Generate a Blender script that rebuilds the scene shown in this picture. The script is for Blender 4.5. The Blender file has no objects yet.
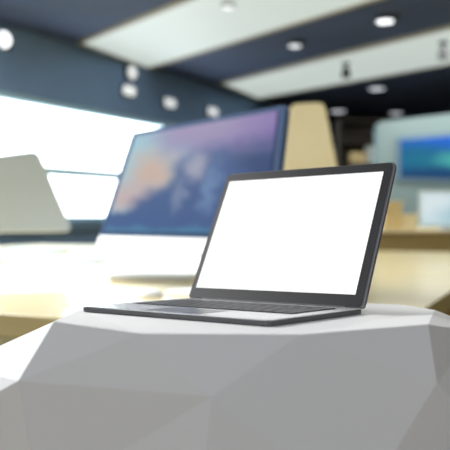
import bpy, bmesh, math
from mathutils import Vector, Matrix

# ------------------------------------------------------------------ basics
C = bpy.context.scene.collection
CZ = 1.141                                   # camera height
F = 750.0                                    # focal length in pixels of the 450 px frame
PITCH = math.atan(10 / F)
CAM = Vector((0, 0, CZ))


def ray(px, py):
    a, b = (px - 225) / F, (225 - py) / F
    c, s = math.cos(PITCH), math.sin(PITCH)
    return Vector((a, c + b * s, -s + b * c))


def at(px, py, Y):
    r = ray(px, py)
    return CAM + r * (Y / r.y)


def on_plane(px, py, p, n):
    r = ray(px, py)
    return CAM + r * ((p - CAM).dot(n) / r.dot(n))


def tag(o, label, cat, group=None, kind=None):
    o['label'] = label
    o['category'] = cat
    if group: o['group'] = group
    if kind: o['kind'] = kind
    return o


def empty(name, loc=(0, 0, 0), rz=0.0):
    o = bpy.data.objects.new(name, None)
    C.objects.link(o)
    o.location = loc
    o.rotation_euler = (0, 0, rz)
    o.empty_display_size = .05
    return o


def obj(name, bm, mat, parent=None, world=False, smooth=False):
    bmesh.ops.recalc_face_normals(bm, faces=bm.faces)
    me = bpy.data.meshes.new(name)
    bm.to_mesh(me); bm.free()
    for m in (mat if isinstance(mat, (list, tuple)) else [mat]): me.materials.append(m)
    if smooth:
        for p in me.polygons: p.use_smooth = True
    o = bpy.data.objects.new(name, me)
    C.objects.link(o)
    if parent:
        o.parent = parent
        if world:                             # mesh given in world coordinates
            if parent.type == 'EMPTY' and parent.parent is None:
                m = Matrix.LocRotScale(parent.location, parent.rotation_euler.to_quaternion(), None)
                me.transform(m.inverted())
    return o


def struct(name, bm, mat):
    o = obj(name, bm, mat)
    o['kind'] = 'structure'
    return o


def box(bm, lo, hi, bevel=0.0, seg=2):
    t = bmesh.new()
    bmesh.ops.create_cube(t, size=1)
    c = [(lo[i] + hi[i]) / 2 for i in range(3)]
    s = [abs(hi[i] - lo[i]) for i in range(3)]
    for v in t.verts:
        v.co = Vector([c[i] + v.co[i] * s[i] for i in range(3)])
    if bevel:
        bmesh.ops.bevel(t, geom=t.edges[:], offset=bevel, segments=seg, affect='EDGES', profile=.5)
    me = bpy.data.meshes.new('t'); t.to_mesh(me); t.free()
    bm.from_mesh(me); bpy.data.meshes.remove(me)
    return bm


def bx(lo, hi, bevel=0.0, seg=2): return box(bmesh.new(), lo, hi, bevel, seg)


def cyl(bm, p, r1, r2, h, seg=28, axis=None):
    g = bmesh.ops.create_cone(bm, cap_ends=True, segments=seg, radius1=r1, radius2=r2, depth=h)
    m = Matrix.Identity(4)
    if axis is not None: m = Vector((0, 0, 1)).rotation_difference(Vector(axis)).to_matrix().to_4x4()
    m = Matrix.Translation(Vector(p)) @ m @ Matrix.Translation((0, 0, h / 2))
    bmesh.ops.transform(bm, matrix=m, verts=g['verts'])
    return bm


def rounded_outline(pts, rad, seg=6):
    """round the corners of a planar polygon of Vectors"""
    out = []
    n = len(pts)
    for i in range(n):
        p0, p, p1 = pts[i - 1], pts[i], pts[(i + 1) % n]
        r = rad[i] if isinstance(rad, (list, tuple)) else rad
        if r <= 0: out.append(p.copy()); continue
        a = (p0 - p).normalized(); b = (p1 - p).normalized()
        for k in range(seg + 1):
            t = k / seg
            q0, q1 = p + a * r, p + b * r
            out.append(q0 * (1 - t) ** 2 + p * 2 * t * (1 - t) + q1 * t * t)
    return out


def slab(pts, n, thick, bm=None, bevel=0.0):
    """extrude polygon (list of Vector) by vector n*thick"""
    bm = bm or bmesh.new()
    t = bmesh.new()
    top = [t.verts.new(p) for p in pts]
    bot = [t.verts.new(p + n * thick) for p in pts]
    t.faces.new(top); t.faces.new(bot[::-1])
    for i in range(len(pts)):
        j = (i + 1) % len(pts)
        t.faces.new((top[i], bot[i], bot[j], top[j]))
    bmesh.ops.recalc_face_normals(t, faces=t.faces)
    if bevel:
        ed = [e for e in t.edges if len(e.link_faces) == 2 and
              any(len(f.verts) > 4 or f in t.faces[:2] for f in e.link_faces) and e.calc_face_angle(0) > 1]
        bmesh.ops.bevel(t, geom=ed, offset=bevel, segments=2, affect='EDGES', profile=.5)
    me = bpy.data.meshes.new('t'); t.to_mesh(me); t.free()
    bm.from_mesh(me); bpy.data.meshes.remove(me)
    return bm


# ------------------------------------------------------------------ materials
def mat(name, col, rough=.5, metal=0.0, spec=.5, coat=0.0, emit=None, es=0.0, noise=None):
    m = bpy.data.materials.new(name); m.use_nodes = True
    nt = m.node_tree; b = nt.nodes['Principled BSDF']
    b.inputs['Base Color'].default_value = (*col, 1)
    b.inputs['Roughness'].default_value = rough
    b.inputs['Metallic'].default_value = metal
    b.inputs['Specular IOR Level'].default_value = spec
    b.inputs['Coat Weight'].default_value = coat
    if emit:
        b.inputs['Emission Color'].default_value = (*emit, 1)
        b.inputs['Emission Strength'].default_value = es
    if noise:                                   # (scale xyz, colour 2, detail)
        sc, c2, lo, hi = noise
        tc = nt.nodes.new('ShaderNodeTexCoord'); mp = nt.nodes.new('ShaderNodeMapping')
        nz = nt.nodes.new('ShaderNodeTexNoise'); rp = nt.nodes.new('ShaderNodeValToRGB')
        mp.inputs['Scale'].default_value = sc
        nz.inputs['Scale'].default_value = 1; nz.inputs['Detail'].default_value = 5
        rp.color_ramp.elements[0].position = lo; rp.color_ramp.elements[1].position = hi
        rp.color_ramp.elements[0].color = (*col, 1); rp.color_ramp.elements[1].color = (*c2, 1)
        nt.links.new(tc.outputs['Object'], mp.inputs['Vector'])
        nt.links.new(mp.outputs['Vector'], nz.inputs['Vector'])
        nt.links.new(nz.outputs['Fac'], rp.inputs['Fac'])
        nt.links.new(rp.outputs['Color'], b.inputs['Base Color'])
    return m


def srgb(r, g, b):
    f = lambda c: (c / 255 / 12.92) if c <= 10 else ((c / 255 + .055) / 1.055) ** 2.4
    return (f(r), f(g), f(b))


M = {
    'plaster': mat('matte_white_plaster', (.80, .80, .80), .75, spec=.2, noise=((3, 3, 3), (.82, .815, .81), .4, .6)),
    'shell': mat('charcoal_shell', (.12, .12, .125), .42, metal=.3),
    'rim': mat('grey_lid_rim', (.26, .26, .27), .35, metal=.6),
    'alu': mat('silver_aluminium', (.84, .85, .86), .27, metal=.75, noise=((260, 20, 20), (.87, .875, .88), .3, .7)),
    'pad': mat('trackpad_glass', (.26, .26, .265), .30, metal=.6),
    'well': mat('keyboard_well', (.05, .05, .052), .6),
    'key': mat('black_keys', (.03, .03, .032), .5),
    'rubber': mat('rubber', (.02, .02, .02), .9),
    'bezel': mat('black_bezel', (.020, .020, .021), .40, spec=.7),
    'white_screen': mat('lit_white_screen', (.02, .02, .02), .3, emit=(1, 1, 1), es=1.05),
    'wood': mat('pale_maple', srgb(222, 207, 154), .36, spec=.55, coat=.25, noise=((1.2, 14, 14), srgb(210, 192, 138), .35, .7)),
    'wood_leg': mat('maple_leg', srgb(190, 160, 105), .5, noise=((14, 14, 1.5), srgb(175, 145, 92), .35, .7)),
    'counter_wood': mat('oak_counter', srgb(168, 148, 100), .5, noise=((1.5, 12, 12), srgb(155, 134, 86), .35, .7)),
    'floor': mat('olive_brown_floor', srgb(150, 128, 70), .55, noise=((1.5, 6, 1), srgb(136, 116, 60), .35, .7)),
    'wall': mat('dark_wall', (.030, .029, .028), .8, noise=((2, 2, 2), (.036, .034, .031), .3, .7)),
    'blue_wall': mat('slate_blue_wall', srgb(124, 154, 196), .75, noise=((1, 1, 1), srgb(114, 144, 186), .3, .7)),
    'ceiling': mat('navy_ceiling', srgb(58, 70, 98), .85, noise=((.5, .5, .5), srgb(44, 54, 76), .35, .65)),
    'frame': mat('window_frame', srgb(175, 210, 225), .5),
    'sill': mat('slate_sill', srgb(95, 122, 145), .6),
    'panel_light': mat('luminous_ceiling_panel', (.2, .2, .2), .6, emit=srgb(206, 217, 211), es=.78),
    'panel_frame': mat('light_frame', srgb(150, 140, 120), .6),
    'dark_metal': mat('dark_metal', (.02, .022, .027), .45, metal=.5),
    'lamp': mat('lamp_glow', (1, 1, 1), .5, emit=(.90, .93, 1), es=1.8),
    'lamp_dim': mat('dim_lamp_glow', (1, 1, 1), .5, emit=(.88, .92, 1), es=.8),
    'lamp_wall': mat('soft_lamp_glow', (1, 1, 1), .5, emit=(.86, .90, .95), es=.6),
    'silver': mat('display_silver', (.74, .84, .97), .45, metal=.1),
    'champagne': mat('champagne_back', srgb(226, 214, 178), .5, metal=.0, noise=((2, 2, 2), srgb(220, 204, 162), .3, .7)),
    'blue_edge': mat('blue_grey_edge', srgb(84, 122, 156), .4, metal=.2),
    'navy_bezel': mat('navy_bezel', srgb(38, 62, 98), .6, spec=.1),
    'white_plastic': mat('white_plastic', (.90, .90, .90), .4),
    'kiosk': mat('grey_blue_panel', srgb(122, 144, 148), .55, noise=((1, 1, 1), srgb(116, 136, 140), .3, .7)),
    'cream': mat('cream_card', srgb(228, 212, 172), .6),
    'tan': mat('tan_card', srgb(214, 190, 140), .6),
    'book': mat('dark_brown_shelf', srgb(62, 54, 46), .7, noise=((3, 3, 3), srgb(54, 47, 40), .3, .7)),
    'pale_box': mat('pale_box', srgb(205, 215, 215), .5),
    'key_light': mat('light_grey_keys', (.7, .71, .72), .5),
}


def blob_image(name, base, blobs, es, noise_amp=.0, silhouette=None):
    """emissive picture made of soft colour blobs in Generated (0..1) coordinates"""
    m = bpy.data.materials.new(name); m.use_nodes = True
    nt = m.node_tree; N = nt.nodes; L = nt.links
    b = N['Principled BSDF']; b.inputs['Base Color'].default_value = (.01, .01, .012, 1); b.inputs['Roughness'].default_value = .5; b.inputs['Specular IOR Level'].default_value = .03
    tc = N.new('ShaderNodeUVMap')
    nz = N.new('ShaderNodeTexNoise'); nz.inputs['Scale'].default_value = 7; nz.inputs['Detail'].default_value = 5
    L.new(tc.outputs['UV'], nz.inputs['Vector'])
    # warped coordinates
    sub = N.new('ShaderNodeVectorMath'); sub.operation = 'SUBTRACT'; sub.inputs[1].default_value = (.5, .5, .5)
    L.new(nz.outputs['Color'], sub.inputs[0])
    scl = N.new('ShaderNodeVectorMath'); scl.operation = 'SCALE'; scl.inputs['Scale'].default_value = noise_amp
    L.new(sub.outputs[0], scl.inputs[0])
    add = N.new('ShaderNodeVectorMath'); add.operation = 'ADD'
    L.new(tc.outputs['UV'], add.inputs[0]); L.new(scl.outputs[0], add.inputs[1])
    cur = None
    for (cx, cy, rx, ry, col, soft) in blobs:
        mp = N.new('ShaderNodeMapping'); mp.vector_type = 'TEXTURE'
        mp.inputs['Location'].default_value = (cx, cy, 0); mp.inputs['Scale'].default_value = (rx, ry, 1e3)
        L.new(add.outputs[0], mp.inputs['Vector'])
        ln = N.new('ShaderNodeVectorMath'); ln.operation = 'LENGTH'; L.new(mp.outputs[0], ln.inputs[0])
        mr = N.new('ShaderNodeMapRange'); mr.interpolation_type = 'SMOOTHSTEP'
        mr.inputs['From Min'].default_value = 1 + soft; mr.inputs['From Max'].default_value = max(0., 1 - soft)
        L.new(ln.outputs['Value'], mr.inputs['Value'])
        mx = N.new('ShaderNodeMix'); mx.data_type = 'RGBA'
        L.new(mr.outputs['Result'], mx.inputs['Factor'])
        if cur is None: mx.inputs[6].default_value = (*srgb(*base), 1)
        else: L.new(cur, mx.inputs[6])
        mx.inputs[7].default_value = (*srgb(*col), 1)
        cur = mx.outputs[2]
    L.new(cur, b.inputs['Emission Color']); b.inputs['Emission Strength'].default_value = es
    return m


def quad_uv(o, p0, ux, uy):
    """UV = coordinates along two local axes from p0 (flat screens)"""
    me = o.data
    uv = me.uv_layers.new(name='UVMap')
    for l in me.loops:
        d = me.vertices[l.vertex_index].co - p0
        uv.data[l.index].uv = (d.dot(ux) / ux.length_squared, d.dot(uy) / uy.length_squared)


# ------------------------------------------------------------------ the room
H = 3.18
WA = at(0, 215, 8.0); WA.z = 0
wd = Vector((.5, .866, 0)).normalized()
wn = Vector((wd.y, -wd.x, 0))                # into the room


def wp(t, z, off=0.0): return WA + wd * t + Vector((0, 0, z)) + wn * off


t0 = (-3.0 - WA.y) / wd.y; t1 = (17.0 - WA.y) / wd.y
win0, win1, wz0, wz1 = -6.0, 4.6, 1.075, 2.47


def wall_box(ta, tb, za, zb, th=.2, bm=None, off=0.0):
    pts = [wp(ta, za, off), wp(tb, za, off), wp(tb, zb, off), wp(ta, zb, off)]
    return slab(pts, -wn, th, bm)


bm = bmesh.new()
wall_box(t0, win0, 0, H, .2, bm); wall_box(win1, t1, 0, H, .2, bm)
wall_box(win0, win1, 0, wz0, .2, bm); wall_box(win0, win1, wz1, H, .2, bm)
struct('wall_left', bm, M['blue_wall'])
XR = 7.5
xl0, xl1 = wp(t0, 0).x, wp(t1, 0).x
struct('wall_back', bx((xl1 - .3, 17, 0), (XR, 17.2, H)), M['wall'])
struct('wall_right', bx((XR, -3, 0), (XR + .2, 17.2, H)), M['wall'])
struct('wall_front', bx((xl0 - .3, -3.2, 0), (XR + .2, -3, H)), M['wall'])
pent = [wp(t0 - .2, 0, -.2), wp(t1 + .2, 0, -.2), Vector((XR + .2, 17.2, 0)), Vector((XR + .2, -3.2, 0))]
struct('floor', slab(pent, Vector((0, 0, -1)), .2), M['floor'])
struct('ceiling', slab([p + Vector((0, 0, H)) for p in pent], Vector((0, 0, 1)), .2), M['ceiling'])

# window: frame, glazing bars and glass
bm = bmesh.new()
fr = .07
wall_box(win0, win1, wz1 - fr, wz1, .12, bm, -.04); wall_box(win0, win1, wz0, wz0 + .05, .12, bm, -.04)
for tt in (win0, win1 - fr): wall_box(tt, tt + fr, wz0, wz1, .12, bm, -.04)
zb = CZ + (215 - 170) / F * 8.6
wall_box(win0, win1, zb - .05, zb + .05, .06, bm, -.07)
wf = struct('window_1', bm, M['frame'])
glass = bpy.data.materials.new('window_glass'); glass.use_nodes = True
nt = glass.node_tree; nt.nodes.clear()
o_ = nt.nodes.new('ShaderNodeOutputMaterial'); mx = nt.nodes.new('ShaderNodeMixShader')
tr = nt.nodes.new('ShaderNodeBsdfTransparent'); gl = nt.nodes.new('ShaderNodeBsdfGlossy'); gl.inputs['Roughness'].default_value = .02
fn = nt.nodes.new('ShaderNodeMath'); fn.operation = 'POWER'; fn.inputs[1].default_value = 5
lw = nt.nodes.new('ShaderNodeLayerWeight'); nt.links.new(lw.outputs['Facing'], fn.inputs[0])
tr.inputs['Color'].default_value = (.96, .99, 1, 1)
nt.links.new(fn.outputs[0], mx.inputs[0]); nt.links.new(tr.outputs[0], mx.inputs[1]); nt.links.new(gl.outputs[0], mx.inputs[2])
nt.links.new(mx.outputs[0], o_.inputs[0])
obj('glass_pane', wall_box(win0 + .05, win1 - .05, wz0 + .03, wz1 - .05, .008, None, -.095), glass, wf)
obj('window_sill', wall_box(win0 - .1, win1 + .1, wz0 - .12, wz0 - .005, .16, None, .10), M['sill'], wf)

# ------------------------------------------------------------------ ceiling lights
def ceil(px, py): return on_plane(px, py, Vector((0, 0, H)), Vector((0, 0, 1)))


def light_panel(pix, label, ext):
    a, b, c, d = [ceil(*p) for p in pix]       # far-left, far-left-lower ends; extended along the strip
    # a: upper left end, b: lower left end, c: point on lower edge, d: point on upper edge
    c2 = b + (c - b) * ext; d2 = a + (d - a) * ext
    P = [a, b, c2, d2]
    for p in P: p.z = H
    cen = sum(P, Vector()) / 4
    root = empty('ceiling_light_panel', (cen.x, cen.y, H - .02))
    inner = [p + (cen - p) * .0 for p in P]
    obj('light_diffuser', slab([p + Vector((0, 0, -.02)) for p in inner], Vector((0, 0, 1)), .018), M['panel_light'], root, world=True)
    bm = bmesh.new()
    for i in range(4):
        p, q = P[i], P[(i + 1) % 4]
        d = (q - p).normalized(); n = Vector((-d.y, d.x, 0))
        if n.dot(cen - p) > 0: n = -n
        slab([p - d * .04, q + d * .04, q + d * .04 + n * .05, p - d * .04 + n * .05], Vector((0, 0, -1)), .035, bm)
    obj('panel_frame', bm, M['panel_frame'], root, world=True)
    tag(root, label, 'ceiling light')
    return root


light_panel([(82, 41), (148, 66), (362, 0.1), (184, 0.1)], 'large pale luminous ceiling panel at the top of the picture, wider and nearer one', 1.9)
light_panel([(223, 82), (258, 97), (450, 62), (450, 26)], 'long narrow pale luminous ceiling panel farther back, carrying two small dark spots', 1.6)


def downlight(px, py, r, label, m='lamp', grp='round downlights in the dark ceiling', src=None):
    p = ceil(px, py)
    if src is None:
        root = empty('downlight')
        bm = bmesh.new()
        cyl(bm, (0, 0, -.045), r * 1.25, r * 1.35, .045)
        obj('lamp_rim', bm, M['dark_metal'], root)
        bm = bmesh.new(); cyl(bm, (0, 0, -.052), r, r, .006)
        # slightly domed lens
        cyl(bm, (0, 0, -.06), r * .7, r, .008)
        obj('lamp_lens', bm, M[m], root)
    else:
        root = src.copy(); C.objects.link(root)
        for ch in src.children:
            c = ch.copy(); C.objects.link(c); c.parent = root
    root.location = p
    tag(root, label, 'ceiling light', grp)
    return root


big = downlight(385, 17, .085, 'brightest round downlight, between the two pale ceiling panels at upper right')
d1 = downlight(295, 42, .075, 'round downlight on the dark ceiling between the two pale panels, near the middle', 'lamp_dim')
downlight(228, 2, .05, 'faint small downlight at the top edge, set into the wide pale panel', 'lamp_dim')
sm = downlight(377, 86, .12, 'round downlight below the narrow pale panel, above the grey-blue display wall', 'lamp_dim')
downlight(338, 109, .14, 'round downlight just right of the champagne display back', 'lamp_dim')
downlight(396, 111, .12, 'lowest round downlight, just above the top edge of the grey-blue display wall', 'lamp_dim')
downlight(218, 95, .11, 'round downlight just above the top edge of the large desktop display', 'lamp_dim')

for px, py, lab in ((346, 61, 'small dark ceiling spot on the narrow pale panel, left of the two'),
                    (443, 40, 'small dark ceiling spot on the narrow pale panel, near the right edge of the picture')):
    p = ceil(px, py)
    root = empty('ceiling_spotlight', (p.x, p.y, H - .02))
    bm = bmesh.new(); cyl(bm, (0, 0, -.03), .05, .05, .03); cyl(bm, (0, 0, -.08), .015, .015, .06)
    obj('mount', bm, M['dark_metal'], root)
    bm = bmesh.new(); cyl(bm, (0, 0, -.2), .06, .05, .12)
    h = obj('lamp_head', bm, M['dark_metal'], root)
    bm = bmesh.new(); cyl(bm, (0, 0, -.203), .04, .04, .004)
    obj('lens', bm, M['panel_frame'], root)
    tag(root, lab, 'spotlight', 'dark spots on the narrow pale panel')

# lamps on the slate header above the window
hp = wp(0, 2.9); 
for px, py, w, lab in ((1, 40, .16, 'bright round wall lamp cut by the left edge of the picture'),
                       (129, 73, .10, 'round wall lamp on the blue header, highest of those above the window'),
                       (126, 91, .20, 'wide wall lamp on the blue header, just under the round one'),
                       (167, 103, .24, 'wide flat wall lamp over the top left part of the large display'),
                       (210, 112, .26, 'wide flat wall lamp touching the top edge of the large display')):
    p = on_plane(px, py, wp(0, 0), wn)
    root = empty('wall_lamp', p, math.atan2(wd.y, wd.x))
    hh = .085 if w > .17 else .10; hw = w / 2 if w > .17 else hh
    obj('housing', bx((-hw - .015, -.05, -hh * .8 - .01), (hw + .015, 0, hh * .8 + .01), .012), M['dark_metal'], root)
    bm = bmesh.new()
    if w > .17:
        for s in (-1, 1): cyl(bm, (s * hw * .55, -.05, 0), hh * .85, hh * .75, .02, axis=(0, -1, 0))
    else:
        cyl(bm, (0, -.05, 0), hh * .9, hh * .8, .02, axis=(0, -1, 0))
    obj('lamp_lens', bm, M['lamp' if px < 10 else 'lamp_wall'], root)
    tag(root, lab, 'wall lamp', 'lamps on the blue header above the window')

# ------------------------------------------------------------------ laptop pose (base top plane)
YAW, LID = -.6618, 1.1111
TILT, ROLL = math.radians(-2.23), math.radians(1.40)
LM = Matrix.Translation((.0692, 1.2043, CZ - .141)) @ Matrix.Rotation(YAW, 4, 'Z') @ Matrix.Rotation(-ROLL, 4, 'Y') @ Matrix.Rotation(TILT, 4, 'X')
W, D, LH = .34, .2441, .2524
BT = .0078                                    # base thickness
FT = .0008                                    # rubber feet
PN = (LM.to_3x3() @ Vector((0, 0, 1))).normalized()
P0 = LM @ Vector((0, 0, -BT - FT))


def top(px, py): return on_plane(px, py, P0, PN)


# ------------------------------------------------------------------ pedestal
V = {
    'A': at(54, 321.5, .875), 'B': top(140, 333.5), 'D': top(300, 334.5), 'E': at(428, 324.3, .875), 'F': top(435, 310),
    'K1': top(405, 305), 'K2': top(362, 302.8), 'K3': top(280, 298), 'K4': top(200, 300.5), 'K5': top(140, 305.3), 'P': top(80, 309.8),
    'V8': at(-45, 366, 1.05), 'V1': at(18, 381, .838), 'V3': at(212, 396.5, .780), 'V6': at(437, 383, .828), 'V7': at(478, 332, 1.0),
    'W0': at(-75, 432, .95), 'W1': at(38, 502, .795), 'W2': at(198, 512, .738), 'W3': at(362, 505, .750), 'W4': at(525, 480, .85),
}
V['Q1'] = Vector((.56, 1.30, .90)); V['Q2'] = Vector((.12, 1.46, .90)); V['Q3'] = Vector((-.34, 1.36, .90))
V['X1'] = Vector((.66, 1.34, .70)); V['X2'] = Vector((.13, 1.52, .68)); V['X3'] = Vector((-.47, 1.42, .70))
low = {'G0': (-.56, .84, 0), 'G1': (-.34, .60, 0), 'G2': (-.03, .50, 0), 'G3': (.24, .53, 0), 'G4': (.56, .80, 0),
       'G5': (.62, 1.30, 0), 'G6': (.12, 1.50, 0), 'G7': (-.46, 1.38, 0)}
for k, v in low.items(): V[k] = Vector(v)
tris = """P A V1;P V1 V8;A B V1;B V3 V1;B D V3;D V6 V3;D E V6;E V7 V6;E F V7;F K1 Q1;F Q1 V7;K1 K2 Q1;K2 K3 Q2;K2 Q2 Q1;K3 K4 Q2;
K4 K5 Q3;K4 Q3 Q2;K5 P Q3;P V8 Q3;V8 V1 W0;V1 W1 W0;V1 V3 W1;V3 W2 W1;V3 W3 W2;V3 V6 W3;V6 W4 W3;V6 V7 W4;V7 Q1 X1;V7 X1 W4;
Q1 Q2 X2;Q1 X2 X1;Q2 Q3 X3;Q2 X3 X2;Q3 V8 W0;Q3 W0 X3""".replace('\n', '').split(';')
ring3 = ['W0', 'W1', 'W2', 'W3', 'W4', 'X1', 'X2', 'X3']
ring4 = ['G0', 'G1', 'G2', 'G3', 'G4', 'G5', 'G6', 'G7']
bm = bmesh.new()
vs = {k: bm.verts.new(v) for k, v in V.items()}
bm.faces.new([vs[k] for k in 'P K5 K4 K3 K2 K1 F D B'.split()])
bm.faces.new([vs[k] for k in 'P B A'.split()]); bm.faces.new([vs[k] for k in 'F E D'.split()])
for t in tris: bm.faces.new([vs[k] for k in t.split()])
for i in range(8):
    j = (i + 1) % 8
    bm.faces.new((vs[ring3[i]], vs[ring3[j]], vs[ring4[j]])); bm.faces.new((vs[ring3[i]], vs[ring4[j]], vs[ring4[i]]))
bm.faces.new([vs[k] for k in ring4])
tag(obj('pedestal', bm, M['plaster']), 'white pedestal with angular facets and a flat top, right under the laptop', 'pedestal')

# ------------------------------------------------------------------ laptop
lap = empty('laptop')
lap.matrix_world = LM
lap.rotation_mode = 'XYZ'
tag(lap, 'open black and silver laptop with a blank white screen on the white pedestal', 'laptop')
h = W / 2
R_ = .010


def rr(x0, y0, x1, y1, r, z, seg=6):
    return rounded_outline([Vector((x0, y0, z)), Vector((x1, y0, z)), Vector((x1, y1, z)), Vector((x0, y1, z))], r, seg)


DK = .0012                                   # deck plate thickness
obj('base', slab(rr(-h, -D, h, 0, R_, -BT), Vector((0, 0, 1)), BT - DK, bevel=.0008), M['shell'], lap)
bm = slab(rr(-h + .0008, -D + .0008, h - .0008, -.0008, R_, -DK), Vector((0, 0, 1)), DK)
deck = obj('deck', bm, M['alu'], lap)
deck['label'] = 'silver palm rest deck'
kx0, kx1, ky0, ky1 = -.146, .146, -.155, -.037
kb = obj('keyboard', slab(rr(kx0 - .002, ky0 - .002, kx1 + .002, ky1 + .002, .003, 0), Vector((0, 0, 1)), .0003), M['well'], lap)
rows = [(14, [1.0] * 14, .6), (14, [1.0] * 13 + [1.6], 1), (14, [1.6] + [1.0] * 13, 1), (13, [1.9] + [1.0] * 11 + [1.9], 1),
        (12, [2.4] + [1.0] * 10 + [2.4], 1), (11, [1, 1, 1, 1.2, 5.2, 1.2, 1, 1, 1, 1, 1], 1)]
tot = sum(r[2] for r in rows); y = ky1; g = .0022
for n, ws, hh in rows:
    rh = (ky1 - ky0) * hh / tot; x = kx0; sw = sum(ws)
    for w_ in ws:
        kw = (kx1 - kx0) * w_ / sw
        obj('key', bx((x + g / 2, y - rh + g / 2, .0003), (x + kw - g / 2, y - g / 2, .0013), .0003, 1), M['key'], kb)
        x += kw
    y -= rh
obj('trackpad', slab(rr(-.052, -.234, .052, -.168, .003, 0), Vector((0, 0, 1)), .0002), M['pad'], lap)
for sx in (-1, 1):
    for yy in (-.02, -D + .02):
        bm = bmesh.new(); cyl(bm, (sx * (h - .02), yy, -BT - FT), .006, .007, FT + .0002)
        obj('rubber_foot', bm, M['rubber'], lap)
# hinge barrel
bm = bmesh.new(); cyl(bm, (-h + .03, .0035, -.001), .0038, .0038, W - .06, 20, (1, 0, 0))
obj('hinge', bm, M['shell'], lap, smooth=False)
# lid: local frame u along hinge, t up the lid, n towards the viewer
ct, st = math.cos(LID), math.sin(LID)
LU, LT, LN = Vector((1, 0, 0)), Vector((0, ct, st)), Vector((0, -st, ct))
LO = Vector((0, .0005, .0008))


def lp(u, t, n=0.0): return LO + LU * u + LT * t + LN * n


def lrect(u0, t0_, u1, t1_, r, n):
    return rounded_outline([lp(u0, t0_, n), lp(u1, t0_, n), lp(u1, t1_, n), lp(u0, t1_, n)], r)


LTk = .0072
lid = obj('lid', slab(lrect(-h, 0, h, LH, [.006, .006, .011, .011], -LTk), LN, LTk - .0006, bevel=.0012), M['rim'], lap)
lid['label'] = 'grey metal display lid'
obj('bezel', slab(lrect(-h + .0008, .0012, h - .0042, LH - .0016, [.005, .005, .0095, .0095], -.0008), LN, .0009), M['bezel'], lid)
scr = obj('screen', slab(lrect(-.1592, .0198, .1520, .2348, .0004, 0), LN, .0004), M['white_screen'], lid)
scr['label'] = 'blank lit white screen'

# ------------------------------------------------------------------ display tables
TZ = .85
e1 = Vector((.91, -.415, 0)).normalized(); e2 = Vector((.415, .91, 0)).normalized()
corner = Vector((.357, 1.752, 0))
ang = math.atan2(e1.y, e1.x)


def display_table(s, depth, width, label):
    root = empty('display_table', corner + e2 * s, ang)
    obj('tabletop', bx((-width, 0, TZ - .07), (0, depth, TZ), .006), M['wood'], root)
    for x in (-width + .12, -.12):
        for y in (.12, depth - .12):
            obj('leg', bx((x - .06, y - .06, 0), (x + .06, y + .06, TZ - .07), .004), M['wood_leg'], root)
    tag(root, label, 'table')
    return root


display_table(0, 2.0, 4.4, 'pale maple display table right behind the pedestal, under the large desktop display')
display_table(2.02, 2.3, 4.4, 'pale maple display table pushed against the far side of the nearest table')

# ------------------------------------------------------------------ large desktop display
def display(name, pix, Y, yaw, lean, thick, rad, front, back_m, label, cat, chin=0.0, chin_m=None, image=None, stand=True, foot_z=TZ, foot=.14, reverse=False, border=.025, stand_m=None, shift=0.0):
    u = Vector((math.cos(yaw), math.sin(yaw), 0)); nb = Vector((-math.sin(yaw), math.cos(yaw), 0))
    t = nb * math.cos(lean) + Vector((0, 0, 1)) * math.sin(lean)
    n = u.cross(t).normalized()
    if n.y > 0: n = -n                         # towards the camera
    p0 = at(sum(p[0] for p in pix) / 4, sum(p[1] for p in pix) / 4, Y)
    q = [on_plane(px, py, p0, n) for px, py in pix]    # TL TR BR BL
    cen = sum(q, Vector()) / 4
    base = (q[2] + q[3]) / 2
    root = empty(name, (base.x, base.y, foot_z))
    oq = [q[0], q[1], q[2] + (q[2] - q[1]).normalized() * chin, q[3] + (q[3] - q[0]).normalized() * chin]
    obj('housing', slab(rounded_outline(oq, rad), -n, thick, bevel=.004), back_m, root, world=True)
    if front is not None:
        obj('bezel', slab(rounded_outline(q, rad * .8), n, .004), front, root, world=True)
    if image is not None:
        iq = [p + (cen - p).normalized() * border for p in q]
        o = obj('screen', slab([p + n * .004 for p in iq], n, .003), image, root, world=True)
        loc = root.location
        quad_uv(o, iq[3] - loc, iq[2] - iq[3], t * ((iq[0] - iq[3]).dot(t)))
    if chin:
        cq = [q[3] + (oq[3] - q[3]) * .05, q[2] + (oq[2] - q[2]) * .05, oq[2] - (oq[2] - q[2]) * .06, oq[3] - (oq[3] - q[3]) * .06]
        obj('chin', slab(cq, n, .003), chin_m, root, world=True)
    if stand:
        sm_ = stand_m or chin_m or back_m
        b0 = base - n * thick
        mid = (oq[2] + oq[3]) / 2 + u * shift
        up = cen - n * thick * .9 + u * shift
        w = foot
        ax = Vector((n.x, n.y, 0)).normalized()
        # bent neck from the back of the housing down to the foot
        a = [up - u * w * .5, up + u * w * .5]
        fz = Vector((mid.x, mid.y, foot_z + .012)) - ax * (thick + .10)
        b = [fz - u * w * .5, fz + u * w * .5]
        obj('stand_neck', slab([a[0], a[1], b[1], b[0]], -ax, .012), sm_, root, world=True)
        f = [fz - u * w * .55 - ax * .02, fz + u * w * .55 - ax * .02, fz + u * w * .55 + ax * .22, fz - u * w * .55 + ax * .22]
        for p in f: p.z = foot_z
        obj('stand_foot', slab(rounded_outline(f, .01), Vector((0, 0, 1)), .014), sm_, root, world=True)
    tag(root, label, cat)
    return root


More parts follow.
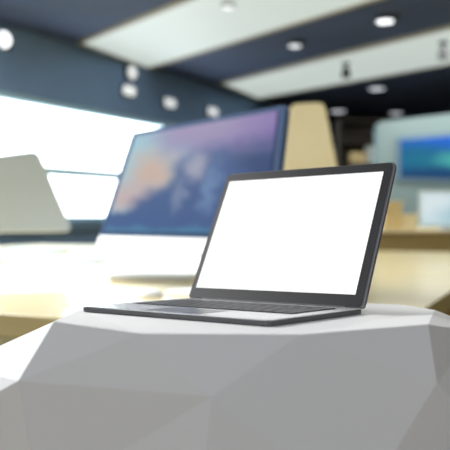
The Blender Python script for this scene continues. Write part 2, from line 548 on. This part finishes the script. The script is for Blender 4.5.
mountain = blob_image('mountain_picture', (132, 152, 178), [
    (.02, .70, .36, .75, (152, 192, 202), .8),
    (.26, .60, .15, .20, (192, 168, 154), .9),
    (.12, .36, .20, .14, (186, 168, 168), .8),
    (.95, 1.05, .50, .38, (124, 104, 166), .7),
    (.55, 1.0, .30, .18, (150, 138, 172), .8),
    (.95, .30, .42, .50, (34, 60, 108), .35),
    (.62, .28, .26, .48, (58, 84, 132), .30),
    (.36, .16, .22, .26, (56, 86, 134), .35),
    (.12, .08, .30, .12, (52, 84, 134), .5),
    (.56, .62, .05, .12, (150, 154, 174), .8),
    (.66, .42, .05, .2, (96, 124, 164), .8),
    (.48, .36, .04, .15, (108, 124, 156), .8),
    (.40, .00, .60, .05, (66, 118, 154), .8),
], 1.0, .18)
display('desktop_display', [(133, 133), (287, 105), (272, 239), (100, 235)], 2.9, -.83, 1.31, .022, .02,
        M['navy_bezel'], M['blue_edge'],
        'large desktop display with a blurred blue mountain picture, behind the laptop', 'computer display',
        chin=.07, chin_m=M['white_plastic'], image=mountain, foot=.2, border=.042, shift=.2)

display('desktop_display', [(-40, 160), (38, 150), (73, 231), (-20, 232)], 4.6, .35, 1.40, .04, .05,
        None, M['silver'], 'silver desktop display seen from behind at the left edge, before the window', 'computer display',
        foot=.2, stand=True, shift=-.25, stand_m=M['white_plastic'])

display('desktop_display', [(290, 104), (324, 102), (349, 225), (277, 225)], 4.5, -.2, 1.40, .03, .045,
        None, M['champagne'], 'champagne desktop display seen from behind, right of the blue mountain display', 'computer display',
        foot=.16, stand=True)

# ------------------------------------------------------------------ things on the near table
def T(px, py, z=TZ): return on_plane(px, py, Vector((0, 0, z)), Vector((0, 0, 1)))


# white keyboard
kc = T(155, 281)
root = empty('white_keyboard', (kc.x, kc.y, TZ), ang + .25)
obj('keyboard_body', bx((-.21, -.02, 0), (.17, .13, .026), .006), M['white_plastic'], root)
kk = obj('key_block', bx((-.20, -.01, .026), (.16, .12, .028)), M['silver'], root)
for r_ in range(4):
    for c_ in range(12):
        obj('key', bx((-.195 + c_ * .0295, -.006 + r_ * .031, .028), (-.195 + c_ * .0295 + .026, -.006 + r_ * .031 + .027, .031)), M['white_plastic'], kk)
tag(root, 'thick white keyboard lying on the near table below the large display', 'keyboard')
kc = T(150, 296)
root = empty('computer_mouse', (kc.x, kc.y, TZ), ang)
bm = bmesh.new(); bmesh.ops.create_uvsphere(bm, u_segments=24, v_segments=12, radius=1)
for v in bm.verts: v.co = Vector((v.co.x * .055, v.co.y * .032, max(0, v.co.z) * .026))
obj('mouse_body', bm, M['white_plastic'], root, smooth=True)
bm = bmesh.new(); cyl(bm, (-.03, -.003, .021), .006, .006, .006, 16, (0, 1, 0))
obj('scroll_wheel', bm, M['alu'], root)
tag(root, 'small white mouse on the near table between the white keyboard and the laptop', 'mouse')

for px, py, w, d, hh, m_, lab in ((35, 252, .50, .22, .02, 'kiosk', 'flat pale blue tray lying below the silver display back'),
                                  (85, 262, .26, .17, .01, 'white_plastic', 'thin white tablet lying left of the white keyboard')):
    kc = T(px, py)
    root = empty('tablet', (kc.x, kc.y, TZ), ang + .1)
    obj('body', bx((-w / 2, -d / 2, 0), (w / 2, d / 2, hh), .004), M[m_], root)
    obj('glass', bx((-w / 2 + .015, -d / 2 + .012, hh), (w / 2 - .015, d / 2 - .012, hh + .002)), M['frame'], root)
    tag(root, lab, 'tablet')

# ------------------------------------------------------------------ counter on the right and what stands on it
YC = 7.2
zc0 = at(400, 230, YC).z; xc0 = at(352, 230, YC).x
root = empty('wooden_counter', (xc0, YC, 0))
obj('counter_front', bx((0, 0, 0), (3.2, .04, zc0 - .03)), M['counter_wood'], root)
obj('countertop', bx((-.03, -.03, zc0 - .03), (3.2, .9, zc0), .004), M['cream'], root)
obj('side_panel', bx((0, .04, 0), (.04, .88, zc0 - .03)), M['counter_wood'], root)
obj('side_panel', bx((3.15, .04, 0), (3.19, .88, zc0 - .03)), M['counter_wood'], root)
tag(root, 'brown wooden counter with a cream top, right of the laptop screen', 'counter')


def card_box(px0, px1, py0, Y, dep, m_, label, z, nm='carton', grp=None):
    a, b = at(px0, py0, Y), at(px1, py0, Y)
    r = empty(nm, ((a.x + b.x) / 2, Y, z))
    w = (b.x - a.x) / 2
    obj('box_body', bx((-w, 0, 0), (w, dep, (a.z - z) * .8)), M[m_], r)
    obj('box_lid', bx((-w - .004, -.004, (a.z - z) * .8), (w + .004, dep + .004, a.z - z), .004), M[m_], r)
    tag(r, label, 'box', grp)


card_box(384, 402, 201, 7.4, .25, 'tan', 'tan carton on the counter directly beside the laptop lid', zc0)
card_box(404, 417, 214, 7.35, .2, 'cream', 'low cream carton on the counter left of the glowing white screen', zc0)

# white tablet display standing on the counter
a, b, c_ = at(419, 228, 7.3), at(454, 191, 7.3), at(486, 228, 7.3)
root = empty('monitor', ((a.x + c_.x) / 2, 7.3, zc0))
wv = (c_.x - a.x) / 2; hv = b.z - zc0
glow = blob_image('pale_screen_picture', (190, 218, 226), [(.2, .6, .4, .5, (222, 236, 240), .6), (.7, .3, .4, .3, (170, 205, 216), .8)], .92, .1)
obj('housing', bx((-wv, 0, .015), (wv, .03, hv), .008), M['pale_box'], root)
o = obj('screen', bx((-wv + .02, -.003, .045), (wv - .02, 0, hv - .02)), glow, root)
quad_uv(o, Vector((-wv + .02, 0, .045)), Vector((2 * wv - .04, 0, 0)), Vector((0, 0, hv - .065)))
obj('stand_foot', bx((-.1, -.05, 0), (.1, .12, .015)), M['silver'], root)
tag(root, 'small pale glowing screen on the counter at the right edge of the picture', 'computer display')

# grey-blue display wall with the blue screen
YK = 9.0
a, b = at(377, 114, YK), at(377, 240, YK)
root = empty('display_wall', (a.x, YK, 0))
pts = rounded_outline([at(378, 122, YK), at(560, 101, YK), Vector((at(560, 101, YK).x, YK, 0)), Vector((a.x, YK, 0))], [.06, .01, 0, 0])
obj('panel', slab(pts, Vector((0, 1, 0)), .25), M['kiosk'], root, world=True)
sea = blob_image('sea_picture', (22, 92, 150), [(.5, 1.0, .7, .35, (30, 105, 215), .6), (.25, .35, .3, .3, (20, 110, 140), .8),
                                                (.7, .35, .25, .18, (70, 170, 165), .8), (.5, .0, .8, .2, (16, 66, 110), .7)], 1.0, .15)
q = [at(400, 177, YK), at(482, 180, YK), at(482, 134, YK), at(400, 141, YK)]
fo = rounded_outline([q[0] + Vector((-.05, 0, -.05)), q[1] + Vector((.05, 0, -.05)), q[2] + Vector((.05, 0, .05)), q[3] + Vector((-.05, 0, .05))], .02)
sf = obj('screen_frame', slab(fo, Vector((0, -1, 0)), .03), M['sill'], root, world=True)
o = obj('screen', slab([p + Vector((0, -.03, 0)) for p in q], Vector((0, -1, 0)), .01), sea, root, world=True)
quad_uv(o, q[0] - root.location, Vector((q[1].x - q[0].x, 0, 0)), Vector((0, 0, q[2].z - q[1].z)))
tag(root, 'grey-blue display wall holding a wide screen with a blue sea picture', 'display wall')

# dark bookcase with cartons between champagne display back and display wall
YB = 11.5
a, b = at(339, 118, YB), at(377, 118, YB)
root = empty('bookcase', (a.x, YB, 0))
bw = b.x - a.x + .15; bh = a.z
obj('back_panel', bx((0, .38, 0), (bw, .40, bh)), M['book'], root)
for x in (0, bw - .03): obj('side_panel', bx((x, 0, 0), (x + .03, .38, bh)), M['book'], root)
shelf_z = [at(350, p, YB).z for p in (119, 141, 163, 186, 210)] + [.1]
for z in shelf_z: obj('shelf', bx((.03, .01, z - .03), (bw - .03, .38, z)), M['book'], root)
tag(root, 'tall dark brown bookcase between the champagne display back and the grey-blue display wall', 'bookcase')
card_box(350, 366, 152, YB + .05, .28, 'tan', 'tan carton on the bookcase shelf, left of the pale one', shelf_z[2])
card_box(367.5, 377, 146, YB + .06, .25, 'pale_box', 'pale grey carton on the bookcase shelf, right of the tan one', shelf_z[2])

# ------------------------------------------------------------------ light
def area(name, loc, size, power, col=(1, 1, 1), rot=(0, 0, 0), sy=None):
    l = bpy.data.lights.new(name, 'AREA'); l.energy = power; l.color = col; l.size = size
    if sy: l.shape = 'RECTANGLE'; l.size_y = sy
    o = bpy.data.objects.new(name, l); C.objects.link(o); o.location = loc; o.rotation_euler = rot
    return o


kp = Vector((0, 1, 1)) + Vector((-.55, .65, .52)) * 3.2
area('added_area_light', kp, 1.0, 80, (1, .99, .97), (Vector((-.55, .65, .52))).to_track_quat('Z', 'Y').to_euler())  # added key from back left for pedestal and near table, no fixture
area('added_area_light', (0, -.6, H - .05), 2.6, 12, (.93, .96, 1))  # added overhead fill, unseen
area('added_area_light', (-2.9, 1.5, 2.6), 1.2, 17, (1, 1, 1), Vector((-2.9, .5, 1.5)).to_track_quat('Z', 'Y').to_euler())  # added light that brightens the left of the laptop bezel
area('added_area_light', (-1.2, -1.8, 2.3), 2.0, 27, (.95, .97, 1), Vector((-1.5, -2.4, 1.2)).to_track_quat('Z', 'Y').to_euler())  # added fill from behind the camera for the front facets
area('added_area_light', (-3.0, 5.2, 2.95), 1.6, 200, (.96, .98, 1), (0, 0, 0))  # added light that whitens the tables on the window side
area('added_area_light', (1.6, 4.2, H - .05), 1.6, 32, (1, .93, .62))  # added yellow light that tints the right end of the tables
area('added_area_light', (2.6, -.2, 2.6), 1.2, 13, (1, 1, 1), Vector((2.6, -1.2, 1.5)).to_track_quat('Z', 'Y').to_euler())  # added weak fill for the right-hand pedestal facets
area('added_area_light', (2.6, 8.0, H - .05), 1.8, 90, (1, .97, .90))  # added area light, unseen, around the counter and display wall

w = bpy.data.worlds.new('sky'); bpy.context.scene.world = w; w.use_nodes = True
nt = w.node_tree; bg = nt.nodes['Background']
bg.inputs['Color'].default_value = (.90, .96, 1, 1); bg.inputs['Strength'].default_value = 6.0

# ------------------------------------------------------------------ camera
cam = bpy.data.cameras.new('camera'); co = bpy.data.objects.new('camera', cam); C.objects.link(co)
co.location = CAM; co.rotation_euler = (math.radians(90) - PITCH, 0, 0)
cam.sensor_width = 36; cam.lens = F * 36 / 450
cam.dof.use_dof = True; cam.dof.focus_distance = 1.10; cam.dof.aperture_fstop = 4.0
cam.clip_start = .02
sc = bpy.context.scene; sc.camera = co
sc.view_settings.view_transform = 'Standard'; sc.view_settings.look = 'None'
sc.view_settings.exposure = 0; sc.view_settings.gamma = 1; sc.view_settings.use_curve_mapping = False
sc.cycles.use_denoising = True
sc.cycles.sample_clamp_indirect = 6
